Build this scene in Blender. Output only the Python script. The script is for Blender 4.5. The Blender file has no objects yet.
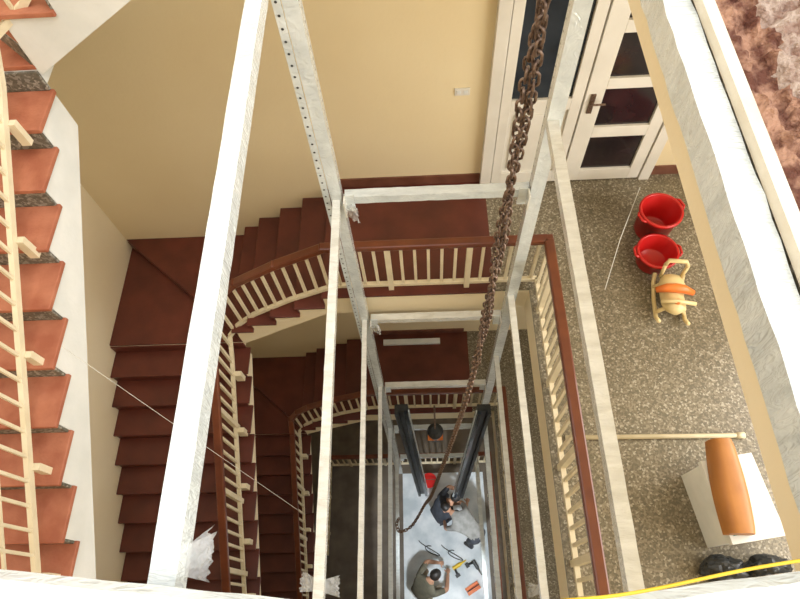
import bpy, math, random
from mathutils import Vector, Matrix, noise
random.seed(4)
sc=bpy.context.scene
CAMZ=14.3
try:
    sc.view_settings.view_transform='Standard'
except Exception: pass

# ---------------------------------------------------------------- materials
def newmat(name):
    m=bpy.data.materials.new(name); m.use_nodes=True
    nt=m.node_tree; b=nt.nodes['Principled BSDF']
    return m,nt,b
def noisy(name,c1,c2,scale=4,rough=.6,bump=0,bscale=40,metal=0,stretch=None,detail=6,ramp=(.35,.65),spec=.5,coat=0,dist=0,bdist=.02,cdist=0):
    m,nt,b=newmat(name)
    tc=nt.nodes.new('ShaderNodeTexCoord'); mp=nt.nodes.new('ShaderNodeMapping')
    if stretch: mp.inputs['Scale'].default_value=stretch
    nt.links.new(tc.outputs['Object'],mp.inputs['Vector'])
    n=nt.nodes.new('ShaderNodeTexNoise'); n.inputs['Scale'].default_value=scale; n.inputs['Detail'].default_value=detail; n.inputs['Distortion'].default_value=cdist
    nt.links.new(mp.outputs[0],n.inputs['Vector'])
    r=nt.nodes.new('ShaderNodeValToRGB'); r.color_ramp.elements[0].position=ramp[0]; r.color_ramp.elements[1].position=ramp[1]
    r.color_ramp.elements[0].color=(*c1,1); r.color_ramp.elements[1].color=(*c2,1)
    nt.links.new(n.outputs['Fac'],r.inputs[0]); nt.links.new(r.outputs[0],b.inputs['Base Color'])
    b.inputs['Roughness'].default_value=rough; b.inputs['Metallic'].default_value=metal
    b.inputs['Specular IOR Level'].default_value=spec; b.inputs['Coat Weight'].default_value=coat
    if bump:
        n2=nt.nodes.new('ShaderNodeTexNoise'); n2.inputs['Scale'].default_value=bscale; n2.inputs['Detail'].default_value=5
        n2.inputs['Distortion'].default_value=dist
        nt.links.new(mp.outputs[0],n2.inputs['Vector'])
        bp=nt.nodes.new('ShaderNodeBump'); bp.inputs['Strength'].default_value=bump; bp.inputs['Distance'].default_value=bdist
        nt.links.new(n2.outputs['Fac'],bp.inputs['Height']); nt.links.new(bp.outputs[0],b.inputs['Normal'])
    return m
def terrazzo(name,base,chip1,chip2,scale=38,rough=.35):
    m,nt,b=newmat(name)
    tc=nt.nodes.new('ShaderNodeTexCoord')
    v=nt.nodes.new('ShaderNodeTexVoronoi'); v.inputs['Scale'].default_value=scale
    nt.links.new(tc.outputs['Object'],v.inputs['Vector'])
    sp=nt.nodes.new('ShaderNodeSeparateColor'); nt.links.new(v.outputs['Color'],sp.inputs[0])
    r=nt.nodes.new('ShaderNodeValToRGB'); r.color_ramp.interpolation='CONSTANT'
    e=r.color_ramp.elements; e[0].color=(*[c*.75 for c in base],1); e[1].position=.3; e[1].color=(*base,1)
    x=e.new(.62); x.color=(*chip1,1); x=e.new(.9); x.color=(*chip2,1)
    nt.links.new(sp.outputs[0],r.inputs[0])
    n=nt.nodes.new('ShaderNodeTexNoise'); n.inputs['Scale'].default_value=1.2; n.inputs['Detail'].default_value=5
    nt.links.new(tc.outputs['Object'],n.inputs['Vector'])
    mx=nt.nodes.new('ShaderNodeMix'); mx.data_type='RGBA'; mx.blend_type='MULTIPLY'; mx.inputs[0].default_value=.45
    rr=nt.nodes.new('ShaderNodeValToRGB'); rr.color_ramp.elements[0].position=.35; rr.color_ramp.elements[1].position=.65
    rr.color_ramp.elements[0].color=(.6,.56,.5,1); rr.color_ramp.elements[1].color=(1,1,1,1)
    nt.links.new(n.outputs['Fac'],rr.inputs[0])
    nt.links.new(r.outputs[0],mx.inputs[6]); nt.links.new(rr.outputs[0],mx.inputs[7])
    nt.links.new(mx.outputs[2],b.inputs['Base Color']); b.inputs['Roughness'].default_value=rough
    return m
def plastic_wrap(name,steel,filmc,scale=9):
    # painted steel seen through crinkled clear film: faint haze + sharp wrinkles, glossy coat
    m,nt,b=newmat(name)
    tc=nt.nodes.new('ShaderNodeTexCoord')
    mp=nt.nodes.new('ShaderNodeMapping'); mp.inputs['Rotation'].default_value=(.5,.6,.7); mp.inputs['Scale'].default_value=(1,3.5,1)
    nt.links.new(tc.outputs['Object'],mp.inputs['Vector'])
    n=nt.nodes.new('ShaderNodeTexNoise'); n.inputs['Scale'].default_value=scale*.45; n.inputs['Detail'].default_value=4; n.inputs['Roughness'].default_value=.55; n.inputs['Distortion'].default_value=.6
    nt.links.new(mp.outputs[0],n.inputs['Vector'])
    r=nt.nodes.new('ShaderNodeValToRGB'); e=r.color_ramp.elements
    e[0].position=.30; e[0].color=(*steel,1); e[1].position=.68; e[1].color=(*filmc,1)
    nt.links.new(n.outputs['Fac'],r.inputs[0]); nt.links.new(r.outputs[0],b.inputs['Base Color'])
    v=nt.nodes.new('ShaderNodeTexNoise'); v.inputs['Scale'].default_value=scale*1.1; v.inputs['Detail'].default_value=2; v.inputs['Distortion'].default_value=1.0
    nt.links.new(mp.outputs[0],v.inputs['Vector'])
    # fold the noise so wrinkles form thin ridges
    s1=nt.nodes.new('ShaderNodeMath'); s1.operation='SUBTRACT'; s1.inputs[1].default_value=.5
    s2=nt.nodes.new('ShaderNodeMath'); s2.operation='ABSOLUTE'
    nt.links.new(v.outputs['Fac'],s1.inputs[0]); nt.links.new(s1.outputs[0],s2.inputs[0])
    bp=nt.nodes.new('ShaderNodeBump'); bp.inputs['Strength'].default_value=.8; bp.inputs['Distance'].default_value=.03; bp.invert=True
    nt.links.new(s2.outputs[0],bp.inputs['Height'])
    nt.links.new(bp.outputs[0],b.inputs['Coat Normal'])
    bp2=nt.nodes.new('ShaderNodeBump'); bp2.inputs['Strength'].default_value=.35; bp2.inputs['Distance'].default_value=.02; bp2.invert=True
    nt.links.new(s2.outputs[0],bp2.inputs['Height']); nt.links.new(bp2.outputs[0],b.inputs['Normal'])
    b.inputs['Roughness'].default_value=.3; b.inputs['Specular IOR Level'].default_value=.8
    b.inputs['Coat Weight'].default_value=1; b.inputs['Coat Roughness'].default_value=.06; b.inputs['Coat IOR'].default_value=1.7
    return m
M={}
M['wall']=noisy('cream_wall',(.82,.68,.43),(.86,.73,.48),.7,.55,.08,25)
M['wallL']=noisy('cream_wall_light',(.88,.76,.53),(.91,.80,.58),1.2,.6,.1,25)
M['plaster']=noisy('white_grey_plaster',(.72,.74,.72),(.82,.83,.81),3,.7,.15,30)
M['plasterc']=noisy('dusty_cream_plaster',(.72,.64,.50),(.84,.79,.68),5,.7,.3,30)
M['terr']=terrazzo('terrazzo_floor',(.20,.17,.115),(.28,.24,.17),(.42,.38,.30),62)
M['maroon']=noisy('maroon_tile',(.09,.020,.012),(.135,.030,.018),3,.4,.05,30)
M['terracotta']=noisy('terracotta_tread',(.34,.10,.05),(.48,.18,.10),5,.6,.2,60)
M['greyter']=terrazzo('grey_terrazzo',(.16,.15,.12),(.28,.27,.24),(.38,.37,.33),60,.6)
M['rail']=noisy('varnished_handrail',(.12,.028,.012),(.18,.048,.018),4,.3,0,40,coat=.3)
M['bal']=noisy('cream_baluster_paint',(.72,.63,.44),(.8,.71,.52),6,.5)
M['wrap']=plastic_wrap('plastic_wrapped_steel',(.58,.64,.66),(.80,.86,.87),11)
M['wrapx']=plastic_wrap('plastic_wrapped_steel_cream',(.66,.65,.58),(.86,.86,.80),10)
M['film']=noisy('clear_plastic_film',(.8,.82,.82),(.9,.92,.92),9,.15,.6,30,dist=1)
M['film'].node_tree.nodes['Principled BSDF'].inputs['Alpha'].default_value=.4
M['hole']=noisy('bolt_hole_dark',(.03,.03,.03),(.05,.05,.05),4,.8)
M['chain']=noisy('rusty_chain_steel',(.09,.055,.04),(.26,.18,.135),60,.38,.2,90,metal=.6)
M['black']=noisy('black_rubber',(.012,.014,.016),(.03,.034,.038),10,.4)
M['glass']=noisy('dark_door_glass',(.012,.010,.012),(.03,.018,.02),3,.12)
M['glassb']=noisy('dark_blue_door_glass',(.012,.018,.028),(.03,.04,.055),3,.12)
M['door']=noisy('door_white_paint',(.74,.71,.64),(.82,.79,.72),3,.45)
M['skirt']=noisy('skirting_brown',(.14,.05,.03),(.2,.08,.05),5,.4)
M['rubble']=noisy('broken_brick_mortar',(.15,.055,.035),(.48,.27,.18),14,.95,1,60,ramp=(.42,.6),detail=10)
M['rubble2']=noisy('dusty_concrete',(.29,.17,.125),(.54,.42,.35),18,.95,1,70,ramp=(.34,.60),detail=10)
M['red']=noisy('red_plastic',(.50,.012,.012),(.56,.018,.016),3,.3)
M['yel']=noisy('pale_yellow_plastic',(.72,.56,.27),(.78,.62,.33),3,.35)
M['orange']=noisy('orange_plastic',(.72,.17,.03),(.78,.22,.04),3,.4)
M['ochre']=noisy('ochre_plastic',(.38,.15,.035),(.46,.19,.045),4,.45)
M['white']=noisy('white_foam',(.74,.76,.74),(.82,.83,.81),6,.6)
M['teal']=noisy('teal_print',(.02,.3,.32),(.03,.36,.38),6,.6)
M['ycable']=noisy('yellow_cable_rubber',(.75,.5,.02),(.85,.6,.04),6,.4)
M['gfloor']=noisy('ground_floor_white_tile',(.50,.57,.62),(.74,.79,.83),2,.35,ramp=(.4,.6))
M['gdark']=noisy('ground_floor_dark',(.10,.08,.06),(.16,.13,.10),3,.5)  # shade around the lit shaft base put into the floor colour
M['skin']=noisy('skin',(.45,.24,.15),(.5,.28,.18),5,.5)
M['hair']=noisy('black_hair',(.01,.009,.008),(.025,.02,.018),60,.5)
M['cl1']=noisy('dark_navy_shirt',(.03,.035,.05),(.06,.07,.09),8,.8)
M['cl2']=noisy('grey_shirt',(.20,.20,.19),(.3,.3,.29),8,.8)
M['cl3']=noisy('olive_shirt',(.10,.095,.07),(.15,.14,.10),8,.8)
M['jean']=noisy('dark_trousers',(.04,.045,.06),(.07,.08,.1),8,.8)
M['beige']=noisy('beige_trousers',(.25,.21,.15),(.32,.27,.2),8,.8)
M['shoe']=noisy('shoe_rubber',(.03,.03,.03),(.05,.05,.05),8,.6)
M['eye']=noisy('eye_white',(.8,.8,.8),(.85,.85,.85),4,.3)

# ---------------------------------------------------------------- mesh builder
def empty(name,loc=(0,0,0)):
    o=bpy.data.objects.new(name,None); sc.collection.objects.link(o); o.location=loc; return o
class MB:
    def __init__(s): s.v=[];s.f=[];s.m=[];s.mats=[]
    def mi(s,k):
        if k not in s.mats: s.mats.append(k)
        return s.mats.index(k)
    def add(s,vs,fs,k):
        b=len(s.v); s.v+=[tuple(v) for v in vs]; i=s.mi(k)
        for f in fs: s.f.append([b+j for j in f]); s.m.append(i)
    def box(s,a,b,k):
        x0,y0,z0=[min(a[i],b[i]) for i in range(3)]; x1,y1,z1=[max(a[i],b[i]) for i in range(3)]
        s.add([(x0,y0,z0),(x1,y0,z0),(x1,y1,z0),(x0,y1,z0),(x0,y0,z1),(x1,y0,z1),(x1,y1,z1),(x0,y1,z1)],
              [(3,2,1,0),(4,5,6,7),(0,1,5,4),(1,2,6,5),(2,3,7,6),(3,0,4,7)],k)
    def bar(s,p0,p1,w,h,k,up=(0,0,1),seg=1,jit=0):
        p0=Vector(p0);p1=Vector(p1);d=(p1-p0).normalized();up=Vector(up)
        a=d.cross(up)
        if a.length<1e-4: a=d.cross(Vector((0,1,0)))
        a.normalize();b=a.cross(d).normalized()
        vs=[]
        for i in range(seg+1):
            c=p0.lerp(p1,i/seg)
            for sa,sb in((-1,-1),(1,-1),(1,1),(-1,1)):
                j=Vector((random.uniform(-jit,jit),random.uniform(-jit,jit),random.uniform(-jit,jit)))
                vs.append(c+a*sa*w/2+b*sb*h/2+j)
        fs=[(3,2,1,0)]
        for i in range(seg):
            o=i*4
            for q in range(4): fs.append((o+q,o+(q+1)%4,o+4+(q+1)%4,o+4+q))
        o=seg*4; fs.append((o,o+1,o+2,o+3))
        s.add(vs,fs,k)
    def prism(s,poly,z0,z1,k):
        n=len(poly); vs=[(p[0],p[1],z0) for p in poly]+[(p[0],p[1],z1) for p in poly]
        fs=[tuple(range(n))[::-1],tuple(range(n,2*n))]+[(i,(i+1)%n,n+(i+1)%n,n+i) for i in range(n)]
        s.add(vs,fs,k)
    def prof(s,poly,axis,a0,a1,k):   # poly in (s,z); axis 'x' => extruded along x
        n=len(poly)
        f=(lambda p,a:(a,p[0],p[1])) if axis=='x' else (lambda p,a:(p[0],a,p[1]))
        vs=[f(p,a0) for p in poly]+[f(p,a1) for p in poly]
        s.add(vs,[tuple(range(n))[::-1],tuple(range(n,2*n))]+[(i,(i+1)%n,n+(i+1)%n,n+i) for i in range(n)],k)
    def tube(s,pts,r,k,n=8,closed=False):
        pts=[Vector(p) for p in pts]; N=len(pts); vs=[];fs=[]; prev=None
        for i,p in enumerate(pts):
            if closed: t=(pts[(i+1)%N]-pts[i-1]).normalized()
            else: t=(pts[min(i+1,N-1)]-pts[max(i-1,0)]).normalized()
            if prev is None:
                u=t.orthogonal().normalized()
            else:
                u=(prev-t*prev.dot(t)).normalized()
            prev=u; w=t.cross(u)
            rr=r[i] if isinstance(r,(list,tuple)) else r
            for j in range(n):
                a=2*math.pi*j/n; vs.append(p+(u*math.cos(a)+w*math.sin(a))*rr)
        L=N if closed else N-1
        for i in range(L):
            for j in range(n):
                a=i*n;b=((i+1)%N)*n; fs.append((a+j,a+(j+1)%n,b+(j+1)%n,b+j))
        if not closed: fs.append(tuple(range(n))[::-1]); fs.append(tuple((N-1)*n+j for j in range(n)))
        s.add(vs,fs,k)
    def revolve(s,prof,k,n=28):
        vs=[];fs=[];L=len(prof)
        for i in range(n):
            a=2*math.pi*i/n
            vs+=[(math.cos(a)*r,math.sin(a)*r,z) for r,z in prof]
        for i in range(n):
            for j in range(L-1):
                a=i*L+j;b=((i+1)%n)*L+j; fs.append((a,b,b+1,a+1))
        s.add(vs,fs,k)
    def xf(s,mat,start=0):
        for i in range(start,len(s.v)): s.v[i]=tuple(mat@Vector(s.v[i]))
    def build(s,name,parent=None,smooth=False,bevel=0):
        me=bpy.data.meshes.new(name); me.from_pydata(s.v,[],s.f)
        for k in s.mats: me.materials.append(M[k])
        me.polygons.foreach_set('material_index',s.m)
        if smooth: me.polygons.foreach_set('use_smooth',[True]*len(me.polygons))
        me.update()
        import bmesh
        bm=bmesh.new(); bm.from_mesh(me); bmesh.ops.recalc_face_normals(bm,faces=bm.faces); bm.to_mesh(me); bm.free()
        o=bpy.data.objects.new(name,me); sc.collection.objects.link(o)
        if parent: o.parent=parent
        if bevel:
            b=o.modifiers.new('bevel','BEVEL'); b.width=bevel; b.segments=2; b.limit_method='ANGLE'
        return o

# ---------------------------------------------------------------- camera
Zd=Vector((34,316,597)).normalized(); Yf=Vector((-16,-1130,597)); Yf=(Yf-Zd*Yf.dot(Zd)).normalized()
X=Zd.cross(Yf).normalized(); Zu=-Zd
right=Vector((X[0],Yf[0],Zu[0])); down=Vector((X[1],Yf[1],Zu[1])); fwd=Vector((X[2],Yf[2],Zu[2]))
cam=bpy.data.cameras.new('camera'); cam.sensor_fit='HORIZONTAL'; cam.sensor_width=36; cam.lens=597/800*36; cam.clip_start=.02
co=bpy.data.objects.new('camera',cam); sc.collection.objects.link(co)
R=Matrix((right,-down,-fwd)).transposed().to_4x4()
co.matrix_world=Matrix.Translation((0,0,CAMZ))@R
sc.camera=co
def px(u,v,h):   # world point on the horizontal plane h below camera (used to survey positions from the photo)
    r=Vector((u-400,v-300,597)); k=h/r.dot(Zd)
    return Vector((r.dot(X)*k,r.dot(Yf)*k,CAMZ-h))

# ---------------------------------------------------------------- dimensions
WL,WR,WB,WN=-4.03,4.6,4.6,-2.5      # walls
EX,EY,NY=1.15,3.1,-.886    # well edges
LXB=-2.3
RISE=4.3/23; ZT=17.2

# walls
b=MB(); b.box((WL-.25,WB,-.1),(WR+.25,WB+.25,ZT),'wall'); b.build('wall_back')
b=MB(); b.box((WL-.25,WN,-.1),(WL,WB,ZT),'wallL'); b.build('wall_left')
b=MB(); b.box((WL-.25,WN-.25,-.1),(WR+.25,WN,ZT),'wall'); b.build('wall_near')
b=MB()
ys=[(WN,-1.2),(3.2,WB)]
for y0,y1 in ys: b.box((WR,y0,-.1),(WR+.25,y1,ZT),'wall')
zc=-.1
for zf in (0,4.3,8.6,12.9):
    b.box((WR,-1.2,zc),(WR+.25,3.2,zf+.9),'wall'); zc=zf+3.3
b.build('wall_right')
for i,zf in enumerate((0,4.3,8.6,12.9)):
    w=MB(); z0,z1=zf+.9,zf+3.3
    for y in (-1.2,.27,1.73,3.14): w.box((WR+.06,y,z0),(WR+.14,y+.06,z1),'door')
    for z in (z0,z1-.06,zf+2.5): w.box((WR+.06,-1.2,z),(WR+.14,3.2,z+.06),'door')
    w.build('window_%d'%(i+1))  # added windows, out of view, opened in the wall to light the landings

# floors per storey
b=MB(); b.box((WL,WN,-.12),(WR,WB,0),'gdark'); b.box((-.62,-.1,0),(1.25,2.95,.012),'gfloor'); b.build('floor')
def storey_floor(zf,top=False):
    b=MB(); T=.42
    ex=.98 if top else EX
    b.box((ex,WN,zf-T),(WR,WB,zf-.03),'wallL'); b.box((ex-.0,WN,zf-.03),(WR,WB,zf),'terr')
    b.box((-1.1,EY,zf-T),(ex,WB,zf-.03),'wallL')
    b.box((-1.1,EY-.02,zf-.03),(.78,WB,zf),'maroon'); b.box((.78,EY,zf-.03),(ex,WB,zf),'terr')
    b.box((LXB+.66,WN,zf-T),(ex,NY,zf-.03),'wallL'); b.box((LXB+.66,WN,zf-.03),(ex,NY,zf),'terr')
    b.build('floor_slab' )
    s=MB()
    s.box((-1.1,WB-.02,zf),(.72,WB,zf+.14),'skirt'); s.box((2.7,WB-.02,zf),(WR,WB,zf+.14),'skirt')
    s.build('baseboard_back')
for zf in (4.3,8.6): storey_floor(zf)
storey_floor(12.9,True)

# ---------------------------------------------------------------- stairs
def staircase(z0,tread,body,riser,LX=LXB,ov=.05,waist=0,W0=WL+.004,W1=WB-.004,W2=WN+.004):
    root=empty('staircase')
    t=MB(); bd=MB(); z=z0; RUN=.328
    n=0
    bx=[-1.1,-1.42,-1.74,-2.06,LX]
    top=[]
    for i in range(4):
        n+=1; zz=z0-RISE*n
        t.box((bx[i+1]-.03,EY-ov,zz-.035),(bx[i],W1,zz),tread)
        t.box((bx[i]-.02,EY,zz),(bx[i]+.0,W1,zz+RISE-.035),riser)
        top+=[(bx[i],zz-.035),(bx[i+1],zz-.035)]
    zz=z0-RISE*4
    poly=[(bx[0],z0-.42)]+[(bx[0],top[0][1])]+top[1:]+[(LX,zz-.45)]
    bd.prof(poly,'y',EY,W1,body)
    for tri in ([(LX,EY),(LX,W1),(W0,W1)],[(LX,EY),(W0,W1),(W0,EY)]):
        n+=1; zz=z0-RISE*n
        t.prism(tri,zz-.035,zz,tread); bd.prism(tri,zz-.33,zz-.035,body)
        a=Vector((*tri[0],zz+RISE/2-.02)); c=Vector((*tri[1],zz+RISE/2-.02)); dd=(c-a).normalized()*.02
        t.bar(a+dd,c-dd,.02,RISE-.03,riser)
    top=[]
    for i in range(12):
        n+=1; zz=z0-RISE*n; y1=EY-RUN*i; y0=EY-RUN*(i+1)
        t.box((W0,y0-.035,zz-.035),(LX+ov,y1,zz),tread)
        t.box((W0,y1-.02,zz),(LX,y1,zz+RISE-.035),riser)
        top+=[(y1,zz-.035),(y0,zz-.035)]
    zt=top[0][1]; zb=top[-1][1]
    poly=[(EY,zt-.22-waist)]+top+[(top[-1][0],zb-.3-waist)]
    bd.prof(poly,'x',W0,LX,body)
    YN=top[-1][0]
    for tri in ([(LX,YN),(W0,YN),(W0,W2)],[(LX,YN),(W0,W2),(LX,W2)]):
        n+=1; zz=z0-RISE*n
        t.prism(tri,zz-.035,zz,tread); bd.prism(tri,zz-.33,zz-.035,body)
    gx=(LXB+.66-LX)/2
    for i in range(2):
        n+=1; zz=z0-RISE*n
        t.box((LX+gx*i,W2,zz-.035),(LX+gx*(i+1)-(.004 if i else 0),YN+ov,zz),tread)
        bd.box((LX+gx*i,W2,zz-.33),(LX+gx*(i+1)-.004,YN,zz-.035),body)
    t.build('treads',root,bevel=.006); bd.build('stringer_and_soffit',root)
    return root
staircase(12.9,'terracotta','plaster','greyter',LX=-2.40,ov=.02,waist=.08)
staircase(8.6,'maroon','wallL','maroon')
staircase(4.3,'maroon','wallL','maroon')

# ---------------------------------------------------------------- railings
def railing(z0,rx,top=False,LX=LXB,ground=False):
    root=empty('stair_railing')
    ry=EY+.07; lx=LX-.09
    H=.85
    if ground:
        pts=[(rx,NY+.9,z0),(rx,ry,z0),(LX,ry,z0),(LX,1.2,z0)]
    else:
        pts=[(rx,NY-.3,z0),(rx,ry,z0),(-.95,ry,z0),(-1.5,ry+.01,z0-RISE*1.6),(-2.0,ry+.0,z0-RISE*3.3),(-2.25,ry-.02,z0-RISE*4.5),(lx,ry-.1,z0-RISE*5.3),(lx,ry-.3,z0-RISE*6.2),
         (lx,NY+.1,z0-RISE*18)]
        if top: pts=pts[2:]
    hr=MB(); bl=MB()
    P=[Vector(p) for p in pts]
    r=.010 if top else .015
    for a,c in zip(P[:-1],P[1:]):
        off=Vector((0,0,H)); lo=Vector((0,0,.10))
        hr.bar(a+off,c+off,.095,.07,'rail'); hr.box(c+off-Vector((.045,.045,.035)),c+off+Vector((.045,.045,.034)),'rail')
        bl.bar(a+lo,c+lo,.035 if top else .045,.045,'bal')
        if top: bl.bar(a+Vector((0,0,.42)),c+Vector((0,0,.42)),.018,.018,'bal')
        L=math.hypot(c.x-a.x,c.y-a.y); n=max(1,round(L/.135))
        for i in range(n):
            q=a.lerp(c,(i+.5)/n)
            if L>.8 and i%6==5 and not top:
                bl.box(q+Vector((-.028,-.028,0)),q+Vector((.028,.028,H-.03)),'bal')
            else:
                bl.box(q+Vector((-r,-r,.1)),q+Vector((r,r,H-.03)),'bal')
    if not ground:
        for i in range(6):
            f=(i+.3)/6; q=P[-2].lerp(P[-1],f)
            if top: bl.box(q+Vector((0,-.022,-.1)),q+Vector((.06,.022,.08)),'bal')
            else: bl.box(q+Vector((0,-.03,-.1)),q+Vector((.1,.03,.1)),'bal')
    bl.build('balusters',root); hr.build('handrail',root,bevel=.015)
railing(12.9,1.35,True,LX=-2.415); railing(8.6,1.22); railing(4.3,1.22); railing(0.0,1.35,ground=True)

# ---------------------------------------------------------------- lift shaft frame
root=empty('elevator_shaft_frame')
f=MB(); hl=MB()
def vpost(x0,x1,y0,y1,z0,z1,k):
    f.bar(((x0+x1)/2,(y0+y1)/2,z0),((x0+x1)/2,(y0+y1)/2,z1),x1-x0,y1-y0,k,up=(0,1,0),seg=60,jit=.0012)
vpost(-.71,-.62,2.95,3.05,0,16.5,'wrap'); vpost(.88,.985,2.95,3.05,0,16.5,'wrap')
vpost(-.72,-.60,-.2,-.09,0,12.7,'wrap'); vpost(.86,.99,-.2,-.09,0,12.7,'wrap')
f.box((-.765,2.945,0),(-.715,2.955,16.5),'wrap')
def disc(c,nrm,r):
    n=Vector(nrm); u=n.orthogonal().normalized(); w=n.cross(u)
    vs=[Vector(c)+(u*math.cos(a*math.pi/4)+w*math.sin(a*math.pi/4))*r for a in range(8)]
    hl.add(vs,[tuple(range(8))],'hole')
z=4.5
while z<13.5:
    disc((-.742,2.942,z),(0,-1,0),.009)
    disc((-.616,3.0,z),(1,0,0),.008)
    disc((.876,3.02,z),(-1,0,0),.008)
    z+=.085
def ybeam(x,h,w,t,k='wrap',y0=-.12,y1=2.97,seg=40):
    f.bar((x,y0,CAMZ-h-t/2),(x,y1,CAMZ-h-t/2),w,t,k,seg=seg,jit=.0012)
ybeam(-.65,1.55,.07,.075,'wrap')
ybeam(-.665,3.82,.062,.065,'wrapx'); ybeam(-.665,6.02,.052,.055,'wrapx'); ybeam(-.665,8.22,.055,.055,'wrapx'); ybeam(-.665,10.4,.07,.07,'wrap'); ybeam(-.665,12.6,.07,.07,'wrap')
f.bar((.92,-.12,CAMZ-1.465),(.92,4.5,CAMZ-1.465),.10,.13,'wrap',seg=60,jit=.003)
ybeam(.92,3.05,.075,.075,'wrapx'); ybeam(.92,5.55,.065,.065,'wrapx'); ybeam(.92,7.2,.06,.06,'wrapx'); ybeam(.92,9.4,.07,.07,'wrap'); ybeam(.92,11.6,.07,.07,'wrap')
for h in (3.85,6.1,8.35,10.6,12.8):
    f.bar((-.6,3.0,CAMZ-h),(.87,3.0,CAMZ-h),.08,.085,'wrap' if h<4 or h>9 else 'wrapx',seg=24,jit=.002)
for h in (3.8,6.1,8.35,10.6,12.8):
    f.bar((-.6,-.14,CAMZ-h),(.87,-.14,CAMZ-h),.09,.09,'wrap',seg=20,jit=.002)
f.build('steel_members',root); hl.build('bolt_holes',root)
p=MB()
for h in (3.85,6.1,8.35,10.6,12.8):
    for x,sx in((-.6,1),(.86,-1)):
        p.box((x,2.93,CAMZ-h-.1),(x+sx*.08,2.945,CAMZ-h+.1),'wrap')
        p.box((x,2.85,CAMZ-h-.08),(x+sx*.012,2.95,CAMZ-h+.1),'wrapx')
p.build('bracket_plates',root)
def film(c,ax,bx,seed,name='plastic_film_tail'):
    c=Vector(c);ax=Vector(ax);bx=Vector(bx);n=22;vs=[];fs=[];nn=ax.cross(bx).normalized()
    for i in range(n+1):
        for j in range(n+1):
            s=i/n;t=j/n
            edge=1-.35*abs(noise.noise(Vector((t*5,seed,0))))
            q=Vector((s*3,t*3,seed))
            vs.append(c+ax*(s*edge)+bx*(t-.5)*(.6+.4*s)+nn*s*(.5*ax.length*noise.noise(q)+.2*ax.length*noise.noise(q*3)))
    for i in range(n):
        for j in range(n): a=i*(n+1)+j; fs.append((a,a+1,a+n+2,a+n+1))
    m=MB(); m.add(vs,fs,'film'); m.build(name,root,smooth=True)
film((-.617,.13,CAMZ-1.60),(.06,.01,-.03),(0,.12,.0),1); film((-.617,.14,CAMZ-1.61),(.045,.03,-.04),(0,.10,.0),6)
film((-.635,.16,CAMZ-3.85),(.09,.0,-.02),(0,.12,.0),2); film((-.695,.17,CAMZ-3.85),(-.09,.02,-.02),(0,.12,.0),3)
film((-.60,2.93,CAMZ-3.95),(.1,-.02,-.02),(0,0,.25),4); film((-.60,2.93,CAMZ-6.2),(.1,-.02,-.02),(0,0,.25),5)
film((.89,.18,CAMZ-5.6),(-.10,0,-.02),(0,.12,.0),8)
# near ledge
n=MB(); N=60; vs=[];fs=[]
for i in range(N+1):
    x=-1.6+i*(2.6/N)
    q=(x-.05); y=-.002+.104*abs(q)**1.0+.004*noise.noise(Vector((x*9,3,1)))
    y2=-.2
    zt=CAMZ-1.42+.005*noise.noise(Vector((x*12,7,1)))
    vs+=[(x,y2,zt),(x,y-.02,zt+.004),(x,y,zt-.02),(x,y,zt-.10),(x,y2,zt-.10)]
for i in range(N):
    for j in range(5): a=i*5;fs.append((a+j,a+(j+1)%5,a+5+(j+1)%5,a+5+j))
fs+= [(0,1,2,3,4),tuple(N*5+j for j in range(5))]
n.add(vs,fs,'wrap'); n.build('front_wrapped_beam',root)

# guide rails leaning (black)
for (a,c,nm) in (((401,408,8.3),(423,492,12.9),0),((484,408,8.3),(458,494,12.9),1)):
    gr=MB(); p0=px(*a);p1=px(*c)
    s=1 if nm==0 else -1
    gr.bar(p0,p1,.19,.10,'black',up=(0,1,0))
    gr.bar(p0+Vector((-s*.07,-.07,0)),p1+Vector((-s*.07,-.07,0)),.05,.06,'black',up=(0,1,0))
    gr.bar(p0+Vector((s*.07,-.07,0)),p1+Vector((s*.07,-.07,0)),.05,.06,'glassb',up=(0,1,0))
    gr.bar(p0+Vector((s*.11,-.05,0)),p1+Vector((s*.11,-.05,0)),.018,.03,'wrap',up=(0,1,0))
    gr.build('lift_guide_rail')

# ---------------------------------------------------------------- chain
def link(mb,c,t,s,L,W,r,k='chain'):
    t=t.normalized(); s=(s-t*s.dot(t)).normalized(); pts=[]
    for i in range(12):
        a=2*math.pi*i/12; ct=math.cos(a);st=math.sin(a)
        pts.append(c+t*((L/2-W/2)*(1 if ct>0 else -1)+ct*W/2)+s*(st*W/2))
    mb.tube(pts,r,k,6,closed=True)
cx,cy=.285,1.18
P=[Vector((cx,cy,15.6)),Vector((cx,cy,13)),Vector((cx-.01,cy,11.6)),Vector((cx-.05,cy+.02,10.4)),Vector((.13,1.24,8.6)),Vector((.02,1.25,7.0)),px(425,505,8.1),px(412,526,8.6),px(400,532,8.7),px(397,524,8.7),px(400,517,8.6)]
def cr(P,t):
    i=min(int(t),len(P)-2); u=t-i
    p0=P[max(i-1,0)];p1=P[i];p2=P[i+1];p3=P[min(i+2,len(P)-1)]
    return .5*((2*p1)+(-p0+p2)*u+(2*p0-5*p1+4*p2-p3)*u*u+(-p0+3*p1-3*p2+p3)*u**3)
S=[cr(P,i/200*(len(P)-1)/1) for i in range(201)]
D=[0]
for a,c in zip(S[:-1],S[1:]): D.append(D[-1]+(c-a).length)
def at(d):
    import bisect
    i=min(max(bisect.bisect(D,d)-1,0),len(S)-2); u=(d-D[i])/max(1e-6,D[i+1]-D[i]); return S[i].lerp(S[i+1],min(1,max(0,u))),(S[i+1]-S[i]).normalized()
ch=MB(); d=0; i=0; tot=D[-1]
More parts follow.
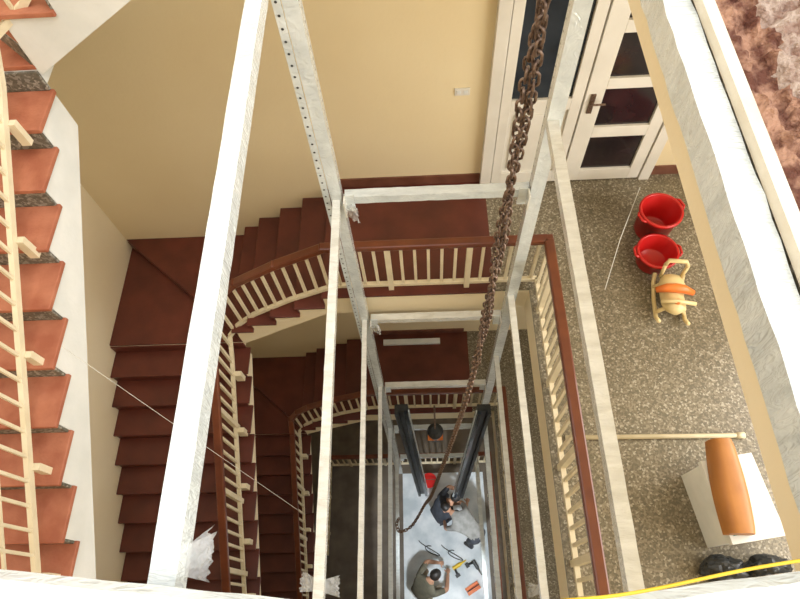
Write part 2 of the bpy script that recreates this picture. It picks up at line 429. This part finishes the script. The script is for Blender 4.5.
while d<4.3:
    c,t=at(d); ang=d*5
    for sgn,ph in((1,0),(-1,1)):
        o=Vector((math.cos(ang),math.sin(ang),0))*.0115*sgn
        a=ang+ (math.pi/2 if (i+ph)%2 else 0)+.4
        link(ch,c+o,t,Vector((math.cos(a),math.sin(a),0)),.043,.025,.0044)
    d+=.032; i+=1
while d<tot-.02:
    c,t=at(d); a=i%2*math.pi/2+.4
    link(ch,c,t,Vector((math.cos(a),math.sin(a),.01)),.056,.032,.0075)
    d+=.042; i+=1
ch.build('hanging_chain',smooth=True)

# hoist hook unit on second storey
h=MB()
c=Vector((.12,2.6,CAMZ-9.5))
h.tube([c+Vector((0,0,-.12)),c+Vector((0,0,-.1)),c+Vector((0,0,.08)),c+Vector((0,0,.12))],[.08,.13,.13,.07],'black',14)
h.tube([c+Vector((-.12,-.06,0)),c+Vector((.12,-.06,0))],.07,'orange',12)
h.tube([c+Vector((.02,0,-.12)),c+Vector((.02,0,-.25)),c+Vector((.09,0,-.3)),c+Vector((.05,0,-.38)),c+Vector((-.04,0,-.35))],.02,'chain',8)
h.tube([c+Vector((0,0,.1)),c+Vector((0,.38,.22))],.015,'chain',6)
h.build('chain_hoist',smooth=False)

# ---------------------------------------------------------------- top-level slab edge + rubble
b=MB(); b.box((.975,-.2,12.9),(1.015,4.55,12.945),'plasterc'); b.build('trim_1')
import bmesh
bm=bmesh.new()
nx,ny=120,300
grid=[[None]*(ny+1) for _ in range(nx+1)]
for i in range(nx+1):
    for j in range(ny+1):
        x=1.005+i*1.4/nx; y=-.2+j*4.7/ny
        e=min(1,i/5)
        q=Vector((x,y,0))
        z=12.93+e*(.025+.03*noise.noise(q*5)+.03*noise.noise(q*14)+.03*noise.noise(q*38)) - .05*e*math.exp(-((x-1.09-.02*noise.noise(Vector((y*3,0,0))))/.03)**2)
        z=max(z,12.905)
        xx=x+(.008*noise.noise(Vector((y*6,1,1)))+.010*noise.noise(Vector((y*25,1,1))))
        grid[i][j]=bm.verts.new((xx,y,z))
for i in range(nx):
    for j in range(ny):
        fc=bm.faces.new((grid[i][j],grid[i+1][j],grid[i+1][j+1],grid[i][j+1]))
        fc.material_index=0 if i<11+5*noise.noise(Vector((j*.1,0,0))) else 1
me=bpy.data.meshes.new('broken_mortar_bed'); bm.to_mesh(me); bm.free(); me.materials.append(M['rubble']); me.materials.append(M['rubble2'])
o=bpy.data.objects.new('broken_mortar_bed',me); sc.collection.objects.link(o)

# yellow cable
c=MB(); pts=[]
for i in range(30):
    t=i/29; p=px(560+t*270,601-t*44+6*math.sin(t*5)*(1-t),1.37); p.z+=.006; pts.append(p)
c.tube(pts,.0035,'ycable',8); c.build('yellow_cable',smooth=True)

# ---------------------------------------------------------------- door
dr=empty('door_1'); d=MB(); y=WB
def fr(x0,x1,z0,z1,y0,y1,k='door'): d.box((x0,y0,z0),(x1,y1,z1),k)
Z=8.6
fr(.72,.84,Z,Z+3.0,y-.09,y); fr(2.58,2.70,Z,Z+3.0,y-.09,y); fr(.84,2.58,Z+2.9,Z+3.0,y-.09,y); 
def leaf(x0,x1,panes,xi0,xi1):
    fr(x0,xi0,Z+.02,Z+2.9,y-.07,y-.02); fr(xi1,x1,Z+.02,Z+2.9,y-.07,y-.02)
    zc=Z+.02
    for a,c_,k in panes:
        fr(xi0,xi1,zc,a,y-.07,y-.02); zc=c_
        fr(xi0,xi1,a,c_,y-.04,y-.03,k)
        if k=='door':
            fr(xi0+.06,xi1-.06,a+.06,c_-.06,y-.06,y-.04,k)
    fr(xi0,xi1,zc,Z+2.9,y-.07,y-.02)
leaf(.85,1.66,[(8.8,9.75,'door'),(9.9,11.35,'glassb')],.95,1.55)
leaf(1.68,2.57,[(8.8,9.33,'glass'),(9.48,10.0,'glass'),(10.13,10.64,'glass'),(10.77,11.35,'glass')],1.86,2.44)
d.build('door_leaves_and_frame',dr,bevel=.006)
hn=MB(); hn.box((1.73,y-.085,9.7),(1.78,y-.07,9.95),'chain'); hn.tube([(1.755,y-.08,9.86),(1.755,y-.13,9.86),(1.88,y-.13,9.86)],.012,'chain',8); hn.build('handle',dr)
s=MB(); q=(.46,WB,10.0); s.box((q[0]-.075,WB-.014,q[2]-.045),(q[0]+.075,WB,q[2]+.045),'door')
for k in (-.035,.035): s.box((q[0]+k-.02,WB-.02,q[2]-.02),(q[0]+k+.02,WB-.014,q[2]+.02),'plaster')
s.build('wall_socket',bevel=.003)

# ---------------------------------------------------------------- items on the landing
pi=MB(); pi.tube([(1.3,1.47,8.63),(2.9,1.45,8.63),(2.92,1.45,8.63)],.022,'bal',10); pi.tube([(2.88,1.45,8.63),(2.95,1.45,8.63)],.03,'bal',10); pi.build('pvc_pipe',smooth=True)
T=Matrix.Translation
def RZ(a):return Matrix.Rotation(math.radians(a),4,'Z')
def RX(a):return Matrix.Rotation(math.radians(a),4,'X')
def RY(a):return Matrix.Rotation(math.radians(a),4,'Y')
def basin(mat,r=.3,h=.2,bt=.62,name='red_plastic_basin'):
    m=MB(); m.revolve([(0,.012),(r*bt,.012),(r*(bt+.08),.03),(r*.95,h-.01),(r*1.0,h),(r*1.09,h-.005),(r*1.1,h-.03),(r*1.06,h-.035),(r*1.0,h-.02),(r*(bt+.13),.02),(r*(bt+.06),0),(0,0)],'red',40)
    for sx in(-1,1): m.tube([(sx*r*1.06,-.07,h-.02),(sx*r*1.2,-.04,h-.015),(sx*r*1.2,.04,h-.015),(sx*r*1.06,.07,h-.02)],.014,'red',8)
    m.xf(mat); m.build(name,smooth=True)
basin(T((2.50,3.38,8.6))@RZ(0),.20,.24,.72)
basin(T((2.58,3.80,8.6))@RZ(20),.21,.38,.76,'red_plastic_bucket')
# ride-on toy
m=MB()
n=16; vs=[];fs=[]
prof=[(-.30,.03,.10),(-.26,.12,.16),(-.15,.16,.17),(0,.14,.14),(.12,.14,.17),(.22,.12,.22),(.27,.03,.2)]
for (yy,rx_,zz) in prof:
    for j in range(n):
        a=2*math.pi*j/n; vs.append((math.cos(a)*rx_,yy,zz+math.sin(a)*rx_*.75))
for i in range(len(prof)-1):
    for j in range(n): fs.append((i*n+j,i*n+(j+1)%n,(i+1)*n+(j+1)%n,(i+1)*n+j))
fs+=[tuple(range(n)),tuple((len(prof)-1)*n+j for j in range(n))]
m.add(vs,fs,'yel')
m.tube([(-.22,-.02,.24),(-.1,-.04,.28),(0,-.04,.29),(.1,-.04,.28),(.22,-.02,.24)],[.035,.055,.06,.055,.035],'orange',12)
m.tube([(-.2,.18,.33),(0,.16,.33),(.2,.18,.33)],.025,'yel',10)
m.tube([(0,.17,.22),(0,.16,.34)],.03,'orange',10)
m.tube([(-.13,-.3,.38),(-.1,-.33,.44),(.1,-.33,.44),(.13,-.3,.38)],.028,'yel',8)
for sx in(-1,1):
    m.tube([(sx*.12,-.27,.15),(sx*.13,-.3,.39)],.024,'yel',8)
    m.tube([(sx*.17,-.34,.12),(sx*.17,-.24,.03),(sx*.17,0,.0),(sx*.17,.24,.03),(sx*.17,.34,.12)],.026,'yel',10)
    for yy in(-.18,.17): m.tube([(sx*.09,yy,.15),(sx*.17,yy,.03)],.025,'yel',8)
m.xf(T((2.56,2.87,8.625))@RZ(172)@Matrix.Scale(.84,4)); m.build('ride_on_toy',smooth=True)
w=MB(); w.tube([px(640,188,5.6),px(620,240,5.2),px(605,290,5.66)],.004,'white',6); w.build('thin_wire')

# foam box
fb=MB()
base=T((2.54,.82,8.6))@RZ(8)
fb.box((-.2,-.31,0),(.2,.31,.46),'white'); fb.box((-.22,-.33,.46),(.22,.33,.52),'white'); fb.box((-.19,-.27,.521),(-.11,-.17,.523),'teal'); fb.box((-.18,-.15,.521),(-.10,-.13,.523),'teal')
fb.xf(base); fb.build('foam_box',bevel=.015)
# ochre stool lying on the box
st=MB(); n=20; vs=[];fs=[]
Ls=14
for j in range(Ls+1):
    tt=j/Ls; wdt=.095+.025*math.sin(tt*math.pi)+.015*(1-tt)
    for i in range(n+1):
        a=math.pi*(i/n); e=3.2; ca,sa=math.cos(a),math.sin(a)
        rx_=abs(ca)**(2/e)*(1 if ca>0 else -1); rz=abs(sa)**(2/e)
        vs.append((rx_*wdt,(tt-.5)*.74,rz*.15*(1 if 0<tt<1 else .9)))
for j in range(Ls):
    for i in range(n): a=j*(n+1)+i; fs.append((a,a+1,a+n+2,a+n+1))
st.add(vs,fs,'ochre')
st.add([vs[i] for i in range(n+1)],[tuple(range(n+1))],'ochre')
st.add([vs[Ls*(n+1)+i] for i in range(n+1)],[tuple(range(n+1))],'ochre')
for sx in (-.07,.07):
    for sy in(-.28,.28): st.tube([(sx,sy,.1),(sx*1.4,sy*1.15,.015)],[.025,.014],'ochre',8)
st.xf(T((2.43,.90,9.128))@RZ(-2)); o=st.build('plastic_stool',smooth=True)
def bag(name,c,s,k,seed):
    import bmesh
    bm=bmesh.new(); bmesh.ops.create_icosphere(bm,subdivisions=4,radius=1)
    for v in bm.verts:
        q=v.co.copy(); nn=noise.noise(q*2+Vector((seed,0,0)))*.5+.25*noise.noise(q*5+Vector((seed,2,0)))
        q*=1+nn*.5; q.z=max(q.z,-.8)
        v.co=Vector((q.x*s[0],q.y*s[1],(q.z+.8)*s[2]))+Vector(c)
    me=bpy.data.meshes.new(name); bm.to_mesh(me); bm.free(); me.materials.append(M[k])
    o=bpy.data.objects.new(name,me); sc.collection.objects.link(o)
bag('black_bag',(2.42,.31,8.6),(.18,.11,.14),'black',5); bag('black_bag',(2.78,.30,8.6),(.18,.12,.16),'black',9)
b=MB(); b.box((-.75,4.36,4.3),(.28,4.46,4.36),'white'); b.build('white_plank',bevel=.005)
w=MB(); a=px(62,347,3.2); c=px(300,512,6.2)
w.tube([a.lerp(c,i/10)+Vector((0,0,-.12*math.sin(i/10*math.pi))) for i in range(11)],.0018,'wrapx',6); w.build('thin_wire')

# ---------------------------------------------------------------- people
def skin(verts,edges,rad,sub=2):
    me=bpy.data.meshes.new('t'); me.from_pydata(verts,edges,[])
    o=bpy.data.objects.new('t',me); sc.collection.objects.link(o)
    o.modifiers.new('s','SKIN')
    sv=me.skin_vertices[0].data
    for i,r in enumerate(rad): sv[i].radius=(r,r) if not isinstance(r,tuple) else r
    sv[0].use_root=True
    m=o.modifiers.new('u','SUBSURF'); m.levels=sub; m.render_levels=sub
    dg=bpy.context.evaluated_depsgraph_get(); ev=o.evaluated_get(dg); em=ev.to_mesh()
    V=[tuple(v.co) for v in em.vertices]; F=[tuple(p.vertices) for p in em.polygons]
    ev.to_mesh_clear(); bpy.data.objects.remove(o); return V,F
def worker(loc,yaw,pose,shirt,trous,sc_=1.12):
    J=dict(pose)
    names=['pel','sp','ch','nk','hb','hL','kL','aL','tL','hR','kR','aR','tR','sL','eL','wL','sR','eR','wR']
    E=[('pel','sp'),('sp','ch'),('ch','nk'),('nk','hb'),('pel','hL'),('hL','kL'),('kL','aL'),('aL','tL'),('pel','hR'),('hR','kR'),('kR','aR'),('aR','tR'),('ch','sL'),('sL','eL'),('eL','wL'),('ch','sR'),('sR','eR'),('eR','wR')]
    Rr=dict(pel=(.15,.12),sp=(.14,.11),ch=(.16,.12),nk=.06,hb=.055,hL=.095,kL=.062,aL=.042,tL=.035,sL=.065,eL=.045,wL=.03)
    for k in list(Rr):
        if k.endswith('L'): Rr[k[:-1]+'R']=Rr[k]
    V,F=skin([J[n] for n in names],[(names.index(a),names.index(b)) for a,b in E],[Rr[n] for n in names])
    m=MB()
    seg=[(Vector(J[a]),Vector(J[b]),a,b) for a,b in E]
    def near(p):
        best=None
        for a,b,na,nb in seg:
            ab=b-a; t=max(0,min(1,(p-a).dot(ab)/ab.length_squared)); dd=(a+ab*t-p).length
            if best is None or dd<best[0]: best=(dd,na,nb,t)
        _,na,nb,t=best
        if nb[0]=='t': return 'shoe'
        if nb in('kL','kR','aL','aR','hL','hR'): return trous
        if nb in('hb',): return 'skin'
        if nb in('wL','wR'): return 'skin'
        if nb in('eL','eR'): return shirt if t<.75 else 'skin'
        return shirt
    base=len(m.v); m.v+=V
    for fc in F:
        c=sum((Vector(V[i]) for i in fc),Vector())/len(fc); m.f.append([base+i for i in fc]); m.m.append(m.mi(near(c)))
    for s in('L','R'):
        w_=Vector(J['w'+s]); dr_=(w_-Vector(J['e'+s])).normalized(); side=dr_.cross(Vector((0,0,1))).normalized(); nrm=side.cross(dr_)
        if nrm.z>0: nrm=-nrm
        pal=w_+dr_*.09
        v,f_=skin([w_-dr_*.01,w_+dr_*.05,pal],[(0,1),(1,2)],[(.028,.022),(.04,.018),(.04,.016)],1); m.add(v,f_,'skin')
        for q,ln in((-.03,.06),(-.01,.075),(.01,.07),(.03,.055)):
            a=pal+side*q-dr_*.01
            v,f_=skin([a,a+dr_*ln*.5+nrm*.008,a+dr_*ln*.8+nrm*.028,a+dr_*ln*.9+nrm*.05],[(0,1),(1,2),(2,3)],[.010,.009,.008,.007],1); m.add(v,f_,'skin')
        sg=1 if s=='L' else -1
        a=w_+dr_*.035+side*.03*sg
        v,f_=skin([a,a+side*.03*sg+dr_*.02,a+side*.04*sg+dr_*.05+nrm*.01],[(0,1),(1,2)],[.013,.011,.009],1); m.add(v,f_,'skin')
    hc=Vector(J['hb']); fdir=Vector(J['face']).normalized(); upv=Vector(J['hup']).normalized(); sd=fdir.cross(upv).normalized(); upv=sd.cross(fdir)
    HM=Matrix.Translation(hc+upv*.07+fdir*.02)@Matrix((sd,fdir,upv)).transposed().to_4x4()
    def ball(c,r,k,n=16,fn=None):
        vs=[];fs=[]
        for i in range(n+1):
            th=math.pi*i/n
            for j in range(2*n):
                ph=math.pi*j/n; p=Vector((math.sin(th)*math.cos(ph),math.sin(th)*math.sin(ph),math.cos(th)))
                if fn: p=fn(p)
                vs.append(HM@(Vector((p.x*r[0],p.y*r[1],p.z*r[2]))+Vector(c)))
        for i in range(n):
            for j in range(2*n): fs.append((i*2*n+j,i*2*n+(j+1)%(2*n),(i+1)*2*n+(j+1)%(2*n),(i+1)*2*n+j))
        m.add(vs,fs,k)
    def hf(p):
        q=p.copy()
        if q.z<0: q.x*=1+.35*q.z; q.y*=1+.12*q.z
        if abs(q.x)<.2 and q.y>.8 and -.35<q.z<.1: q.y+=.18
        return q
    ball((0,0,0),(.078,.098,.118),'skin',16,hf)
    ball((0,-.018,.022),(.086,.102,.112),'hair',14,lambda p:Vector((p.x,min(p.y,.55+.5*max(0,p.z)),max(p.z,-.35))))
    for sx in(-1,1):
        ball((sx*.08,-.005,-.01),(.012,.02,.03),'skin',6); ball((sx*.03,.088,.008),(.013,.01,.009),'eye',6); ball((sx*.03,.097,.008),(.006,.004,.006),'hair',6)
    ball((0,.092,-.05),(.024,.008,.007),'red',6)
    m.xf(Matrix.Translation(loc)@Matrix.Rotation(math.radians(yaw),4,'Z')@Matrix.Scale(sc_,4))
    return m.build('worker',smooth=True)
squat=dict(pel=(0,0,.30),sp=(0,.06,.5),ch=(0,.2,.72),nk=(0,.29,.87),hb=(0,.35,.95),hL=(-.1,.02,.28),kL=(-.19,.38,.5),aL=(-.14,.12,.08),tL=(-.16,.30,.035),
 hR=(.1,.02,.28),kR=(.19,.38,.5),aR=(.14,.12,.08),tR=(.16,.30,.035),sL=(-.19,.2,.75),eL=(-.27,.46,.58),wL=(-.12,.62,.35),sR=(.19,.2,.75),eR=(.28,.42,.52),wR=(.1,.62,.3),
 face=(0,.8,-.6),hup=(0,.6,.8))
bend=dict(pel=(0,0,.88),sp=(0,.18,1.0),ch=(0,.42,1.05),nk=(0,.58,1.04),hb=(0,.68,1.02),hL=(-.1,0,.84),kL=(-.14,.1,.47),aL=(-.15,-.02,.08),tL=(-.17,.17,.035),
 hR=(.1,0,.84),kR=(.17,.16,.47),aR=(.18,.12,.08),tR=(.2,.31,.035),sL=(-.19,.42,1.03),eL=(-.27,.55,.78),wL=(-.15,.68,.55),sR=(.19,.42,1.03),eR=(.3,.6,.8),wR=(.16,.75,.6),
 face=(0,.4,-.9),hup=(0,.9,.4))
worker((-.32,.40,.012),-50,squat,'cl3','beige',1.2)
worker((.12,1.95,.012),-60,squat,'cl1','jean',1.2)
worker((.98,1.45,.012),50,bend,'cl2','jean',1.12)

# things on the ground
b=MB(); b.tube([(.0,2.72,.012),(.0,2.72,.03),(.0,2.72,.34)],[.10,.12,.17],'red',18); b.tube([(.0+.17*math.cos(a),2.72,.34+.12*math.sin(a)) for a in [i*math.pi/8 for i in range(9)]],.008,'chain',6); b.build('red_bucket',smooth=False)
def drill(loc,yaw,k):
    m=MB(); m.tube([(-.12,0,.05),(.05,0,.05),(.1,0,.05),(.22,0,.05)],[.04,.04,.02,.01],k,10); m.tube([(-.08,0,.05),(-.1,-.14,.05)],.025,'black',8); m.box((-.15,-.2,.02),(-.05,-.13,.08),'black')
    m.xf(T(loc)@RZ(yaw)); m.build('power_drill')
drill((.55,.95,.012),30,'ycable'); drill((.95,.95,.012),-60,'black')
tb=MB(); tb.box((-.15,-.08,0),(.15,.08,.03),'orange'); 
for sx in(-.14,.14): tb.box((sx-.01,-.08,.03),(sx+.01,.08,.12),'orange')
for sy in(-.07,.07): tb.box((-.15,sy-.01,.03),(.15,sy+.01,.10),'orange')
tb.tube([(-.14,0,.12),(-.14,0,.18),(.14,0,.18),(.14,0,.12)],.01,'black',6); tb.xf(T((.85,.5,.012))@RZ(30)); tb.build('tool_tray')
cb=MB(); 
for s_ in range(2):
    pts=[]; random.seed(s_+3); a0=random.random()*6; c0=Vector((-.02+.5*s_,1.3-.1*s_,.02))
    for i in range(50):
        t=i/49; pts.append(c0+Vector((math.cos(a0+t*8)*(.08+.18*t),math.sin(a0+t*6)*(.06+.14*t),.005*(i%5))))
    cb.tube(pts,.010,'black',6)
cb.build('electric_cables',smooth=True)

# ---------------------------------------------------------------- light
w=bpy.data.worlds.new('world'); sc.world=w; w.use_nodes=True
w.node_tree.nodes['Background'].inputs[0].default_value=(.97,.985,1,1); w.node_tree.nodes['Background'].inputs[1].default_value=2.2
def area(name,loc,rot,sx,sy,e,col=(1,.95,.86),spread=180):
    l=bpy.data.lights.new(name,'AREA'); l.shape='RECTANGLE'; l.size=sx; l.size_y=sy; l.energy=e; l.color=col; l.spread=math.radians(spread)
    o=bpy.data.objects.new(name,l); sc.collection.objects.link(o); o.location=loc; o.rotation_euler=rot
for z,e in((10.7,190),(6.4,25),(2.1,15)):
    area('window_daylight',(WR-.02,1.0,z),(0,math.radians(90),0),2.2,4.2,e)  # added fill lights set in the added wall openings
l=bpy.data.lights.new('hazy_sun','SUN'); l.energy=1.1; l.angle=math.radians(25); l.color=(1,.93,.82)
o=bpy.data.objects.new('hazy_sun',l); sc.collection.objects.link(o)
o.rotation_euler=Vector((-.45,.35,-1)).to_track_quat('-Z','Y').to_euler()
l=bpy.data.lights.new('work_lamp','SPOT'); l.energy=900; l.spot_size=math.radians(50); l.spot_blend=.5; l.shadow_soft_size=.15; l.color=(.9,.96,1)  # added unseen spot to brighten the shaft base, no fixture there
o=bpy.data.objects.new('work_lamp',l); sc.collection.objects.link(o); o.location=(.4,-.2,4.0)
o.rotation_euler=(Vector((.3,1.6,0))-Vector(o.location)).to_track_quat('-Z','Y').to_euler()
